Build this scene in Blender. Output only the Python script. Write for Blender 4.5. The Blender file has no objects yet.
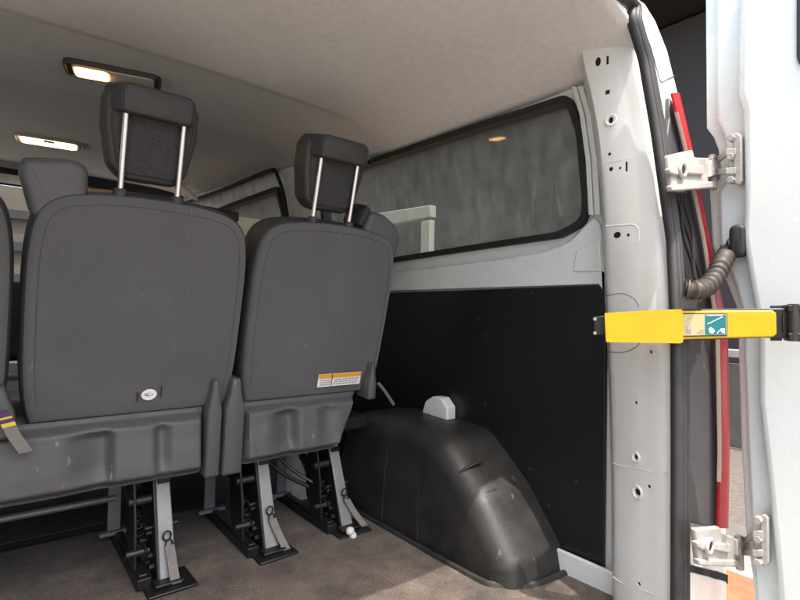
import bpy, bmesh, random
from math import *
from mathutils import Vector, Matrix, noise as mnoise

S = bpy.context.scene
COL = S.collection
random.seed(7)

# ---------------------------------------------------------------- camera
F_PX, YAW, PITCH, ROLL, EYE = 510.0, radians(38.7), radians(1.17), radians(1.04), 0.66
_d = Vector((sin(YAW)*cos(PITCH), cos(YAW)*cos(PITCH), sin(PITCH)))
_r0 = Vector((cos(YAW), -sin(YAW), 0)); _u0 = _r0.cross(_d)
_r = cos(ROLL)*_r0 + sin(ROLL)*_u0; _u = cos(ROLL)*_u0 - sin(ROLL)*_r0
cam_d = bpy.data.cameras.new('camera'); cam = bpy.data.objects.new('camera', cam_d); COL.objects.link(cam)
cam.matrix_world = Matrix(((_r.x,_u.x,-_d.x,0),(_r.y,_u.y,-_d.y,0),(_r.z,_u.z,-_d.z,EYE),(0,0,0,1)))
cam_d.sensor_width = 36; cam_d.lens = F_PX/800*36; cam_d.clip_start = 0.02; cam_d.clip_end = 500
S.camera = cam

# ---------------------------------------------------------------- light
SUN_EL = radians(70.5); SUN_TO = Vector((0.16, 0.987, 0)).normalized()      # the way the sunlight travels over the ground
w = bpy.data.worlds.new('World'); S.world = w; w.use_nodes = True
nt = w.node_tree; bg = nt.nodes['Background']
sky = nt.nodes.new('ShaderNodeTexSky'); sky.sky_type = 'NISHITA'; sky.sun_disc = False; sky.dust_density = 7; sky.ozone_density = .3; sky.air_density = .8
sky.sun_elevation = SUN_EL; sky.sun_rotation = atan2(-SUN_TO.x, -SUN_TO.y)
nt.links.new(sky.outputs[0], bg.inputs[0]); bg.inputs[1].default_value = 0.15
sd = bpy.data.lights.new('sun', 'SUN'); sd.energy = 2.0; sd.angle = radians(0.5); sd.color = (1, .95, .87)
sun = bpy.data.objects.new('sun', sd); COL.objects.link(sun); sun.location = (-3, -6, 9)
tv = Vector((SUN_TO.x*cos(SUN_EL), SUN_TO.y*cos(SUN_EL), -sin(SUN_EL)))
sun.rotation_euler = tv.to_track_quat('-Z', 'Y').to_euler()
S.view_settings.view_transform = 'Standard'; S.view_settings.look = 'None'
S.view_settings.exposure = 1.9; S.view_settings.gamma = 1
S.render.engine = 'CYCLES'
S.cycles.max_bounces = 10; S.cycles.diffuse_bounces = 6

# ---------------------------------------------------------------- survey helpers: sight lines met with real planes
def _ray(px, py): return _d + (px-400)/F_PX*_r + (300-py)/F_PX*_u
def PN(px, py, n, c):
    v = _ray(px, py); o = Vector((0,0,EYE)); n = Vector(n); return o + v*((c-n.dot(o))/n.dot(v))
def PX(px, py, x): return PN(px, py, (1,0,0), x)
def PY(px, py, y): return PN(px, py, (0,1,0), y)
def PZ(px, py, z): return PN(px, py, (0,0,1), z)
LEAN = 0.13                                                             # the tail leans forward above 0.6 m
def PL(px, py, y):
    p = PY(px, py, y)
    return p if p.z < .6 else PN(px, py, (0,1,-LEAN), y-LEAN*.6)
TUM = 0.12                                                              # the side leans inward above 0.75 m
def PW(px, py, x):
    p = PX(px, py, x)
    return p if p.z < .75 else PN(px, py, (1,0,TUM), x+TUM*.75)
def lerp(a, b, t): return a+(b-a)*t
def sstep(a, b, x):
    t = min(1, max(0, (x-a)/(b-a))); return t*t*(3-2*t)

# ---------------------------------------------------------------- materials
M = {}
def mat(name, col, rough=.5, metal=0, spec=.5, bump=0, bscale=200, var=0, vscale=6, trans=0, coat=0, detail=4, rvar=0, stretch=None, scratch=0, sheen=0):
    m = bpy.data.materials.new(name); m.use_nodes = True; t = m.node_tree; N = t.nodes; L = t.links
    b = N['Principled BSDF']; c = (*col, 1)
    b.inputs['Base Color'].default_value = c; b.inputs['Roughness'].default_value = rough
    b.inputs['Metallic'].default_value = metal; b.inputs['Specular IOR Level'].default_value = spec
    b.inputs['Coat Weight'].default_value = coat; b.inputs['Transmission Weight'].default_value = trans
    b.inputs['Sheen Weight'].default_value = sheen
    tc = N.new('ShaderNodeTexCoord'); src = tc.outputs['Object']
    if stretch:
        mp = N.new('ShaderNodeMapping'); mp.inputs['Scale'].default_value = stretch; L.new(src, mp.inputs[0]); src2 = mp.outputs[0]
    else: src2 = src
    colsock = None
    if var:
        n = N.new('ShaderNodeTexNoise'); n.inputs['Scale'].default_value = vscale; n.inputs['Detail'].default_value = 8; n.inputs['Roughness'].default_value = .65
        L.new(src2, n.inputs['Vector'])
        r = N.new('ShaderNodeMapRange'); r.inputs['From Min'].default_value = .3; r.inputs['From Max'].default_value = .7
        r.inputs['To Min'].default_value = 1-var; r.inputs['To Max'].default_value = 1+var; L.new(n.outputs[0], r.inputs[0])
        mx = N.new('ShaderNodeVectorMath'); mx.operation = 'SCALE'; mx.inputs[0].default_value = col; L.new(r.outputs[0], mx.inputs['Scale'])
        colsock = mx.outputs[0]; L.new(colsock, b.inputs['Base Color'])
    if rvar:
        n2 = N.new('ShaderNodeTexNoise'); n2.inputs['Scale'].default_value = 14; n2.inputs['Detail'].default_value = 6; L.new(src, n2.inputs['Vector'])
        r2 = N.new('ShaderNodeMapRange'); r2.inputs['From Min'].default_value = .3; r2.inputs['From Max'].default_value = .7
        r2.inputs['To Min'].default_value = max(.03, rough-rvar); r2.inputs['To Max'].default_value = min(1, rough+rvar)
        L.new(n2.outputs[0], r2.inputs[0]); L.new(r2.outputs[0], b.inputs['Roughness'])
    if scratch:                                                          # sparse pale scuffs and specks
        n3 = N.new('ShaderNodeTexNoise'); n3.inputs['Scale'].default_value = 55; n3.inputs['Detail'].default_value = 3
        mp3 = N.new('ShaderNodeMapping'); mp3.inputs['Scale'].default_value = (1, 1, .35); mp3.inputs['Rotation'].default_value = (.4, .5, .3)
        L.new(src, mp3.inputs[0]); L.new(mp3.outputs[0], n3.inputs['Vector'])
        r3 = N.new('ShaderNodeMapRange'); r3.inputs['From Min'].default_value = .69; r3.inputs['From Max'].default_value = .76
        r3.inputs['To Max'].default_value = scratch; L.new(n3.outputs[0], r3.inputs[0])
        mm = N.new('ShaderNodeMix'); mm.data_type = 'RGBA'; L.new(r3.outputs[0], mm.inputs[0])
        mm.inputs[7].default_value = (.32, .31, .29, 1)
        if colsock: L.new(colsock, mm.inputs[6])
        else: mm.inputs[6].default_value = c
        L.new(mm.outputs[2], b.inputs['Base Color'])
    if bump:
        n = N.new('ShaderNodeTexNoise'); n.inputs['Scale'].default_value = bscale; n.inputs['Detail'].default_value = detail; L.new(src2, n.inputs['Vector'])
        bp = N.new('ShaderNodeBump'); bp.inputs['Strength'].default_value = bump; bp.inputs['Distance'].default_value = .002
        L.new(n.outputs[0], bp.inputs['Height']); L.new(bp.outputs[0], b.inputs['Normal'])
    M[name] = m; return m
mat('paint', (.655,.715,.695), .28, coat=.5, var=.015, vscale=9, rvar=.03, bump=.03, bscale=60)
mat('primer', (.665,.685,.655), .38, coat=.25, var=.05, vscale=12, rvar=.1, bump=.05, bscale=70)
mat('paint_dull', (.60,.585,.55), .5, var=.2, vscale=25, bump=.25, bscale=120)
mat('seat_fabric', (.098,.099,.098), .88, bump=.55, bscale=900, var=.10, vscale=5, spec=.3, sheen=.25, scratch=.16)
mat('head_fabric', (.055,.055,.057), .95, bump=1.0, bscale=420, var=.45, vscale=300, spec=.2)
mat('leather', (.034,.035,.036), .52, bump=.35, bscale=600, var=.10, rvar=.07)
mat('seam', (.06,.06,.06), .8)
mat('grey_plastic', (.082,.083,.084), .52, bump=.22, bscale=500, var=.10, vscale=8, rvar=.1, scratch=.55)
mat('dark_plastic', (.022,.022,.024), .45, bump=.2, bscale=400, var=.15)
mat('arch_plastic', (.019,.019,.0175), .50, bump=.22, bscale=260, var=.35, vscale=10, rvar=.12, scratch=.22)
mat('trim_black', (.0065,.0065,.0075), .40, bump=.05, bscale=300, scratch=.09)
mat('rubber', (.030,.030,.031), .55, bump=.12, bscale=150, var=.2, vscale=30)
mat('rubber_black', (.012,.012,.012), .6, bump=.1, bscale=150)
mat('boot_rubber', (.048,.042,.036), .6, bump=.1, bscale=150, var=.2)
mat('chrome', (.75,.76,.77), .22, metal=1)
mat('galv', (.27,.275,.27), .5, metal=.45, var=.12, vscale=40, bump=.1, bscale=100)
mat('stanchion_grey', (.22,.235,.24), .5, metal=.2, var=.1, vscale=20)
mat('black_metal', (.012,.012,.013), .42, metal=.2, var=.25, vscale=30)
mat('dark_steel', (.06,.057,.053), .45, metal=.7, var=.3, vscale=40)
mat('webbing', (.19,.18,.165), .85, bump=.6, bscale=500, var=.15, vscale=60)
mat('headliner', (.66,.655,.65), .95, bump=.5, bscale=500, var=.07, vscale=60, spec=.15)
mat('headliner_front', (.70,.69,.675), .95, bump=.4, bscale=500, var=.07, vscale=60, spec=.15)
mat('yellow', (.50,.32,.0015), .40, var=.07, vscale=12, bump=.06, bscale=200, rvar=.08)
mat('cream', (.42,.38,.20), .5); mat('teal', (.002,.14,.155), .45); mat('white_print', (.8,.8,.78), .5)
mat('black_print', (.02,.02,.02), .6); mat('orange_print', (.75,.36,.03), .5); mat('grey_print', (.33,.33,.32), .6)
mat('purple_web', (.09,.03,.12), .8); mat('yellow_web', (.65,.55,.06), .8)
mat('casting', (.33,.315,.29), .5, var=.18, vscale=30, bump=.35, bscale=110, metal=.05)
mat('hole', (.004,.004,.004), .8)  # near-black that stands in for the shade inside holes
mat('lamp_red', (.42,.005,.014), .35, coat=.15, var=.15, vscale=40); mat('lamp_rim', (.33,.25,.20), .2, coat=.5)
mat('lamp_grey', (.055,.055,.058), .5, var=.15, vscale=9, bump=.1, bscale=200, scratch=.3)
mat('white_plastic', (.72,.71,.68), .45, var=.06, vscale=30)
mat('white_cap', (.62,.60,.55), .5, var=.2, vscale=60)
mat('visor', (.33,.33,.34), .8); mat('dash', (.02,.02,.022), .6, bump=.2)
mat('building', (.036,.035,.0345), .8, var=.06, vscale=1.2, bump=.2, bscale=30)
mat('shed_wall', (.075,.065,.052), .8, var=.2, vscale=3); mat('eave', (.012,.011,.012), .7, var=.2, vscale=2)
mat('gravel', (.205,.187,.168), .95, var=.35, vscale=35, bump=1, bscale=60)
mat('gravel_far', (.085,.076,.066), .95, var=.35, vscale=35, bump=1, bscale=60); mat('rail_white', (.27,.27,.26), .5)
mat('paver', (.20,.085,.04), .9, var=.25, vscale=12, bump=.6, bscale=60)
mat('kerb', (.09,.088,.085), .8, var=.2, vscale=8)
mat('mat_rubber', (.02,.02,.02), .6, var=.2, vscale=15)

def carpet_mat():
    m = mat('carpet', (.08,.06,.045), .97, bump=1.0, bscale=700, spec=.15, sheen=.15); t = m.node_tree; N = t.nodes; L = t.links
    tc = N.new('ShaderNodeTexCoord')
    def nz(sc, det=6):
        n = N.new('ShaderNodeTexNoise'); n.inputs['Scale'].default_value = sc; n.inputs['Detail'].default_value = det; n.inputs['Roughness'].default_value = .7; L.new(tc.outputs['Object'], n.inputs['Vector']); return n
    a = nz(7); r = N.new('ShaderNodeValToRGB'); L.new(a.outputs[0], r.inputs[0])
    r.color_ramp.elements[0].position = .36; r.color_ramp.elements[0].color = (.038,.030,.025,1)
    r.color_ramp.elements[1].position = .68; r.color_ramp.elements[1].color = (.135,.107,.083,1)
    f = nz(330, 2); mx = N.new('ShaderNodeMix'); mx.data_type = 'RGBA'; mx.blend_type = 'MULTIPLY'; mx.inputs[0].default_value = 1
    r2 = N.new('ShaderNodeValToRGB'); L.new(f.outputs[0], r2.inputs[0]); r2.color_ramp.elements[0].position = .35; r2.color_ramp.elements[0].color = (.45,.45,.45,1); r2.color_ramp.elements[1].position = .65; r2.color_ramp.elements[1].color = (1.5,1.45,1.4,1)
    L.new(r.outputs[0], mx.inputs[6]); L.new(r2.outputs[0], mx.inputs[7]); L.new(mx.outputs[2], N['Principled BSDF'].inputs['Base Color'])
carpet_mat()

def glass_mat(name, tint, dirt):
    m = bpy.data.materials.new(name); m.use_nodes = True; t = m.node_tree; N = t.nodes; L = t.links
    N.remove(N['Principled BSDF']); out = N['Material Output']
    tr = N.new('ShaderNodeBsdfTransparent'); tr.inputs[0].default_value = (*tint, 1)
    gl = N.new('ShaderNodeBsdfGlossy'); gl.inputs['Roughness'].default_value = .03
    lw = N.new('ShaderNodeLayerWeight'); lw.inputs['Blend'].default_value = .5
    pw = N.new('ShaderNodeMath'); pw.operation = 'POWER'; pw.inputs[1].default_value = 4; L.new(lw.outputs['Facing'], pw.inputs[0])
    fr = N.new('ShaderNodeMapRange'); fr.inputs['To Min'].default_value = .05; fr.inputs['To Max'].default_value = .8; L.new(pw.outputs[0], fr.inputs[0])
    m1 = N.new('ShaderNodeMixShader'); L.new(fr.outputs[0], m1.inputs[0]); L.new(tr.outputs[0], m1.inputs[1]); L.new(gl.outputs[0], m1.inputs[2])
    df = N.new('ShaderNodeBsdfDiffuse'); df.inputs[0].default_value = (.50,.52,.46,1)
    tl = N.new('ShaderNodeBsdfTranslucent'); tl.inputs[0].default_value = (.50,.52,.46,1)
    md = N.new('ShaderNodeMixShader'); md.inputs[0].default_value = .5; L.new(df.outputs[0], md.inputs[1]); L.new(tl.outputs[0], md.inputs[2])
    tc = N.new('ShaderNodeTexCoord')
    n = N.new('ShaderNodeTexNoise'); n.inputs['Scale'].default_value = 4; n.inputs['Detail'].default_value = 9; n.inputs['Roughness'].default_value = .7; L.new(tc.outputs['Object'], n.inputs['Vector'])
    mp = N.new('ShaderNodeMapping'); mp.inputs['Scale'].default_value = (30, 34, 13); L.new(tc.outputs['Object'], mp.inputs[0])
    n2 = N.new('ShaderNodeTexNoise'); n2.inputs['Scale'].default_value = 1; n2.inputs['Detail'].default_value = 5; L.new(mp.outputs[0], n2.inputs['Vector'])
    ml = N.new('ShaderNodeMath'); ml.operation = 'MULTIPLY'; L.new(n.outputs[0], ml.inputs[0]); L.new(n2.outputs[0], ml.inputs[1])
    r = N.new('ShaderNodeMapRange'); r.inputs['From Min'].default_value = .12; r.inputs['From Max'].default_value = .42; r.inputs['To Min'].default_value = dirt*.6; r.inputs['To Max'].default_value = dirt*1.9
    L.new(ml.outputs[0], r.inputs[0])
    m2 = N.new('ShaderNodeMixShader'); L.new(r.outputs[0], m2.inputs[0]); L.new(m1.outputs[0], m2.inputs[1]); L.new(md.outputs[0], m2.inputs[2])
    L.new(m2.outputs[0], out.inputs[0]); M[name] = m
glass_mat('dirty_glass', (.56,.63,.54), .15)
glass_mat('left_glass', (.8,.83,.8), .10)  # unseen left panes, tinted only lightly to let more daylight in
glass_mat('clear_glass', (.85,.9,.87), .04)

def emit_mat(name, col, s):
    m = bpy.data.materials.new(name); m.use_nodes = True; b = m.node_tree.nodes['Principled BSDF']
    b.inputs['Base Color'].default_value = (.8,.75,.65,1); b.inputs['Roughness'].default_value = .3
    b.inputs['Emission Color'].default_value = (*col, 1); b.inputs['Emission Strength'].default_value = s; M[name] = m
emit_mat('lamp_glow', (1, .50, .15), 6); emit_mat('lamp_glow_pale', (1, .66, .28), 3)
mat('lamp_clear', (.55,.50,.43), .25, coat=.4)

# ---------------------------------------------------------------- mesh helpers
def wloc(o):
    v = Vector(o.location)
    while o.parent: o = o.parent; v += Vector(o.location)
    return v
def empty(name, loc, label, cat, group=None):
    o = bpy.data.objects.new(name, None); COL.objects.link(o); o.location = loc; o.empty_display_size = .05
    tag(o, label, cat, group); return o
def tag(o, label=None, cat=None, group=None, kind=None):
    if label: o['label'] = label
    if cat: o['category'] = cat
    if group: o['group'] = group
    if kind: o['kind'] = kind
    return o
def obj(name, bm, m, parent=None, ang=35, bevel=0, bseg=3, sub=0, solid=0, mats=None):
    bmesh.ops.recalc_face_normals(bm, faces=bm.faces)
    for f in bm.faces: f.smooth = True
    for e in bm.edges:
        if len(e.link_faces) == 2 and e.calc_face_angle(0) > radians(ang): e.smooth = False
    me = bpy.data.meshes.new(name); bm.to_mesh(me); bm.free()
    o = bpy.data.objects.new(name, me); COL.objects.link(o)
    for k in (mats or [m]): me.materials.append(M[k])
    if parent:
        o.parent = parent; o.matrix_parent_inverse = Matrix.Translation(-wl(parent))
    if solid:
        q = o.modifiers.new('s', 'SOLIDIFY'); q.thickness = solid; q.offset = 0
    if bevel:
        q = o.modifiers.new('b', 'BEVEL'); q.width = bevel; q.segments = bseg; q.limit_method = 'ANGLE'; q.angle_limit = radians(32)
        q.harden_normals = False
    if sub:
        q = o.modifiers.new('u', 'SUBSURF'); q.levels = sub; q.render_levels = sub
    return o
def wl(o):                                                               # where a parent's own frame sits (meshes carry world coordinates)
    return Vector(o.location) if o.type == 'EMPTY' else Vector((0,0,0))
def rings(bm, rs, closed=True, cap0=True, cap1=True, mi=0):
    vs = [[bm.verts.new(p) for p in r] for r in rs]; n = len(vs[0]); out = []
    for a, b in zip(vs, vs[1:]):
        for i in range(n if closed else n-1):
            j = (i+1) % n; out.append(bm.faces.new((a[i], a[j], b[j], b[i])))
    if cap0: out.append(bm.faces.new(vs[0][::-1]))
    if cap1: out.append(bm.faces.new(vs[-1]))
    for f in out: f.material_index = mi
    return vs
def box(bm, a, b):
    a = Vector(a); b = Vector(b); rings(bm, [[(a.x,a.y,z),(b.x,a.y,z),(b.x,b.y,z),(a.x,b.y,z)] for z in (a.z, b.z)]); return bm
def nbox(*ab):
    bm = bmesh.new()
    for k in range(0, len(ab), 2): box(bm, ab[k], ab[k+1])
    return bm
def prism(bm, pts, vec):
    pts = [Vector(p) for p in pts]; vec = Vector(vec); rings(bm, [pts, [p+vec for p in pts]]); return bm
def rpoly(pts, rad, seg=6):
    out = []; n = len(pts)
    if not isinstance(rad, (list, tuple)): rad = [rad]*n
    D = len(pts[0]); V3 = lambda p: Vector(p) if D == 3 else Vector((p[0], p[1], 0))
    for i in range(n):
        p = V3(pts[i]); a = V3(pts[i-1])-p; b = V3(pts[(i+1) % n])-p; r = rad[i]
        if r <= 0: out.append(p); continue
        la, lb = a.length, b.length; a.normalize(); b.normalize()
        th = a.angle(b); t = min(r/tan(th/2), la*.49, lb*.49); A = p+a*t; B = p+b*t
        for k in range(seg+1):
            s = k/seg; out.append(A*(1-s)**2 + p*2*s*(1-s) + B*s*s)
    return out if D == 3 else [(q.x, q.y) for q in out]
def offset(pts, d):
    n = len(pts); A = sum(pts[i][0]*pts[(i+1) % n][1]-pts[(i+1) % n][0]*pts[i][1] for i in range(n)); sg = 1 if A > 0 else -1; out = []
    for i in range(n):
        p0, p1, p2 = Vector(pts[i-1]), Vector(pts[i]), Vector(pts[(i+1) % n])
        e1 = (p1-p0); e2 = (p2-p1)
        if e1.length < 1e-7: e1 = e2
        if e2.length < 1e-7: e2 = e1
        e1 = e1.normalized(); e2 = e2.normalized()
        n1 = Vector((-e1.y, e1.x))*sg; n2 = Vector((-e2.y, e2.x))*sg; b = (n1+n2)
        if b.length < 1e-5: b = n1
        b.normalize(); k = d/max(.5, b.dot(n1)); out.append((p1.x+b.x*k, p1.y+b.y*k))
    return out
class Fr:
    def __init__(s, o, ex, ey, ez): s.o, s.ex, s.ey, s.ez = Vector(o), Vector(ex).normalized(), Vector(ey).normalized(), Vector(ez).normalized()
    def __call__(s, a, b, c=0): return s.o+s.ex*a+s.ey*b+s.ez*c
def pillow(bm, outline, prof, fr, fn=None, mi=0, cap0=True, cap1=True):
    rs = []
    for ins, dep in prof:
        q = offset(outline, ins); rs.append([fr(a, b, dep+(fn(a, b) if fn else 0)) for a, b in q])
    rings(bm, rs, mi=mi, cap0=cap0, cap1=cap1); return bm
def tube(bm, path, r, seg=12, cap=True, mi=0):
    path = [Vector(p) for p in path]; rs = []; up = None
    for i, p in enumerate(path):
        t = (path[min(i+1, len(path)-1)]-path[max(i-1, 0)]).normalized()
        if up is None:
            up = Vector((0,0,1)) if abs(t.z) < .9 else Vector((1,0,0))
        x = t.cross(up).normalized(); y = x.cross(t).normalized(); up = y
        rr = r[i] if isinstance(r, (list, tuple)) else r
        rs.append([p+(x*cos(2*pi*k/seg)+y*sin(2*pi*k/seg))*rr for k in range(seg)])
    rings(bm, rs, cap0=cap, cap1=cap, mi=mi); return bm
def cyl(bm, a, b, r, seg=20, r2=None): return tube(bm, [a, b], [r, r if r2 is None else r2], seg)
def spline(pts, n=8):
    pts = [Vector(p) for p in pts]; out = []
    for i in range(len(pts)-1):
        p0, p1, p2, p3 = pts[max(i-1,0)], pts[i], pts[i+1], pts[min(i+2, len(pts)-1)]
        for k in range(n):
            t = k/n; out.append(.5*((2*p1)+(p2-p0)*t+(2*p0-5*p1+4*p2-p3)*t*t+(3*p1-p0-3*p2+p3)*t**3))
    out.append(pts[-1]); return out
def ribbon(bm, path, wvec, th):
    wv = Vector(wvec); rs = []; path = [Vector(p) for p in path]
    for i, p in enumerate(path):
        t = (path[min(i+1, len(path)-1)]-path[max(i-1, 0)]).normalized(); nn = t.cross(wv).normalized()*th/2
        rs.append([p-wv/2-nn, p+wv/2-nn, p+wv/2+nn, p-wv/2+nn])
    rings(bm, rs); return bm
def hfield(bm, nx, ny, fn):
    g = [[bm.verts.new(fn(i/nx, j/ny)) for i in range(nx+1)] for j in range(ny+1)]
    for j in range(ny):
        for i in range(nx): bm.faces.new((g[j][i], g[j][i+1], g[j+1][i+1], g[j+1][i]))
    return g
def tab(pts, x):                                                         # piecewise linear table
    if x <= pts[0][0]: return pts[0][1]
    for (a, b), (c, d) in zip(pts, pts[1:]):
        if x <= c: return b+(d-b)*(x-a)/(c-a)
    return pts[-1][1]
def cut(o, cutters):
    tmp = []
    for cb in cutters:
        bmesh.ops.recalc_face_normals(cb, faces=cb.faces); me = bpy.data.meshes.new('t'); cb.to_mesh(me); cb.free()
        c = bpy.data.objects.new('t', me); COL.objects.link(c); tmp.append(c)
        md = o.modifiers.new('c', 'BOOLEAN'); md.operation = 'DIFFERENCE'; md.object = c; md.solver = 'EXACT'
    bpy.context.view_layer.update(); dg = bpy.context.evaluated_depsgraph_get()
    me = bpy.data.meshes.new_from_object(o.evaluated_get(dg)); old = o.data; o.modifiers.clear(); o.data = me; me.name = old.name
    for c in tmp: d = c.data; bpy.data.objects.remove(c); bpy.data.meshes.remove(d)
    bm = bmesh.new(); bm.from_mesh(me)
    for f in bm.faces: f.smooth = True
    for e in bm.edges: e.smooth = not (len(e.link_faces) == 2 and e.calc_face_angle(0) > radians(32))
    bm.to_mesh(me); bm.free(); return o

# ================================================================= THE SETTING
CX = 0.265                                                               # the van's centre line
gz = -.55
tag(obj('ground', nbox((-60,-60,gz-.3), (90,90,gz)), 'gravel'), kind='structure')
tag(obj('paving', nbox((1.5,-8,gz+.001), (2.75,12,gz+.012)), 'paver'), kind='structure')
tag(obj('gravel', nbox((3.3,-8,gz+.002), (6.3,60,gz+.014)), 'gravel_far'), kind='structure')
tag(obj('kerb', nbox((3.05,-8,gz), (3.3,14,gz+.05)), 'kerb', bevel=.01), kind='structure')
# grey building to the right of the van, with a dark overhanging eave
bld = empty('building', (6.5,3,gz), 'dark grey building with black overhanging eave standing beyond the open van door', 'building')
obj('wall', nbox((6.3,-1,gz), (9,60,4.15)), 'building', bld)
obj('eave', nbox((5.6,-1.4,4.2), (9.4,60,5.6)), 'eave', bld, bevel=.02)
bm = nbox((6.24,-1,gz), (6.298,60,gz+.25)); obj('plinth', bm, 'eave', bld)
shed = empty('shed', (-2,9,gz), 'brown clad shed added in front of the van to darken the windscreen view', 'shed')  # added dark backdrop that keeps bright sky out of the windscreen
obj('wall', nbox((-9,9,gz), (5.2,12,2.3)), 'shed_wall', shed)
for z in (.5, .95, 1.4, 1.85): obj('batten', nbox((-9,8.93,z), (5.2,8.998,z+.12)), 'eave', shed)
fr_ = empty('gate_frame', (4.0,4.8,gz), 'white gate frame with cross beam seen through the dirty side window', 'gate frame')
a, b_, c, d_ = PX(372,214,4.0), PX(430,205,4.0), PX(430,217,4.0), PX(372,228,4.0)
bm = bmesh.new(); prism(bm, [a,b_,c,d_], (.1,0,0)); obj('beam', bm, 'rail_white', fr_, bevel=.01)
e0, e1 = PX(421,218,4.0), PX(430,218,4.0)
bm = nbox((4.0, e1.y, gz), (4.08, e0.y, e1.z-.02)); obj('post', bm, 'rail_white', fr_, bevel=.01)
rl = empty('guard_rail', (5.2,1.8,gz), 'white guard rail on short posts standing outside behind the red tail lamp', 'railing')
zr = PX(734,354,5.2).z
obj('rail', nbox((5.2,.6,zr-.035), (5.26,3.4,zr+.04)), 'rail_white', rl, bevel=.01)
for y in (.8, 3.2): obj('post', nbox((5.27,y,gz), (5.33,y+.07,zr+.03)), 'white_plastic', rl)
obj('dark_board', nbox((5.34,.6,gz+.02), (5.38,3.4,zr-.1)), 'kerb', rl)

# ================================================================= THE VAN
van = empty('van', (CX, 2.2, gz), 'open white van seen from its tail into the passenger compartment', 'van')
WX0 = 1.17
def wx(z): return WX0-TUM*max(0, z-.75)
def part(*a, **k): return obj(*a, parent=van, **k)

# floor pan
part('floor_pan', nbox((-.66,.45,-.12), (1.2,4.6,-.006)), 'black_metal')
# ---- side body with window openings (right)
def side_slab(sgn):
    zs = [-.02, .3, .6, .75, .9, 1.05, 1.2, 1.33]
    bm = bmesh.new(); rs = []
    for z in zs:
        xi = wx(z)+.012; xo = xi+.034+.01*sin(max(0,min(1,(z+.1)/1.2))*pi)
        if sgn < 0: xi, xo = 2*CX-xi, 2*CX-xo
        zf = z if z < 1.3 else 1.62
        rs.append([(xi,.60,z),(xo,.60,z),(xo,4.55,zf),(xi,4.55,zf)])
    rings(bm, rs); return bm
side = part('body_side', side_slab(1), 'paint')
win_px = [(318,180),(370,160.5),(470,127),(569,95.5),(581,130),(587,195),(586.5,222),(560,236.5),(470,249.5),(397,260.5),(330,271)]
wpts = [PW(u, v, WX0) for u, v in win_px]
wpts2 = rpoly([(p.y, p.z) for p in wpts], [.03,0,0,.035,.08,.08,.06,.07,0,0,.03], 7)
def winring(pts2, dx, ins): return [Vector((wx(b)+dx, a, b)) for a, b in offset(pts2, ins)]
w2_px = [(200,217),(228,205),(277,187),(288,232),(200,262)]
w2pts = rpoly([(p.y, p.z) for p in [PW(u, v, WX0) for u, v in w2_px]], .02, 4)
cb = []
for pts in (wpts2, w2pts):
    c = bmesh.new(); rings(c, [winring(pts, -.1, -.002), winring(pts, .3, -.002)]); cb.append(c)
cb.append(nbox((.9,3.62,.86), (1.6,4.32,1.36))); cut(side, cb)
# left side, plain with one window
sl = part('body_side', side_slab(-1), 'paint')
c = nbox((-1.2,.9,.85), (-.2,2.0,1.22)); c2 = nbox((-1.2,2.4,.85), (-.2,3.5,1.26)); c3 = nbox((-1.2,3.62,.86), (-.2,4.32,1.36)); cut(sl, [c, c2, c3])
for y0, y1 in ((.88,2.02),(2.38,3.52)):
    bm = bmesh.new(); bm.faces.new([bm.verts.new(p) for p in [(2*CX-wx(z)-.03, y, z) for y, z in ((y0,.83),(y1,.83),(y1,1.24),(y0,1.24))]]); part('side_pane', bm, 'left_glass')
# seals and panes
def window(name, pts, wd, m):
    fr = None
    bm = bmesh.new(); a = winring(pts, -.004, -.004); b = winring(pts, -.004, wd); c = winring(pts, .05, wd); d = winring(pts, .05, -.004)
    n = len(a); rs = [[bm.verts.new(p) for p in r] for r in (a, b, c, d)]
    for q in range(4):
        r0, r1 = rs[q], rs[(q+1) % 4]
        for i in range(n): j = (i+1) % n; bm.faces.new((r0[i], r0[j], r1[j], r1[i]))
    fr = part(name, bm, 'rubber_black', ang=50)
    bm = bmesh.new(); bm.faces.new([bm.verts.new(p) for p in winring(pts, .036, wd-.004)])
    obj('pane', bm, m, fr); return fr
window('rear_side_window', wpts2, .013, 'dirty_glass')
window('front_side_window', w2pts, .02, 'dirty_glass')
# latch stub on the top of the rear side window
p = PW(372,163,WX0-.012); bm = bmesh.new(); cyl(bm, p+Vector((-.012,0,.004)), p+Vector((.01,0,.004)), .009); box(bm, p+Vector((-.012,-.009,-.006)), p+Vector((0,.009,.006)))
part('window_latch', bm, 'rubber_black', bevel=.002)
# black aperture line, white door frame and pillar line of the sliding door
bm = bmesh.new(); tube(bm, spline([PW(u, v, WX0-.02) for u, v in [(186,203),(225,189),(262,173.5),(274,170)]], 6), .012, 8); tube(bm, spline([PW(u, v, WX0-.02) for u, v in [(276,172),(283,192),(288,222),(290,240)]], 6), .009, 8)
part('sliding_door_seal', bm, 'rubber_black')
bm = bmesh.new(); tube(bm, [PW(319,176,WX0-.004), PW(322,214,WX0-.004), PW(323,262,WX0-.004)], .006, 8); part('pillar_edge_seal', bm, 'rubber_black')
# lower raised part of the painted side: belt ledge under the window
lp = [PW(u, v, WX0) for u, v in [(318,283),(395,271.5),(500,258.5),(545,251),(570,241),(594,216),(600,225),(604,250),(606,286)]] + [Vector((WX0,.64,.733)), Vector((WX0,2.3,.733))]
bm = bmesh.new(); pts = rpoly([(p.y, p.z) for p in lp], [0,0,0,.03,.03,.02,0,0,0,0,0], 4)
rings(bm, [[Vector((wx(b)+.02, a, b)) for a, b in pts], [Vector((wx(b)+.001, a, b)) for a, b in pts], [Vector((wx(b)-.006, a, b)) for a, b in offset(pts, .006)]])
part('belt_panel', bm, 'paint', ang=40)
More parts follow.
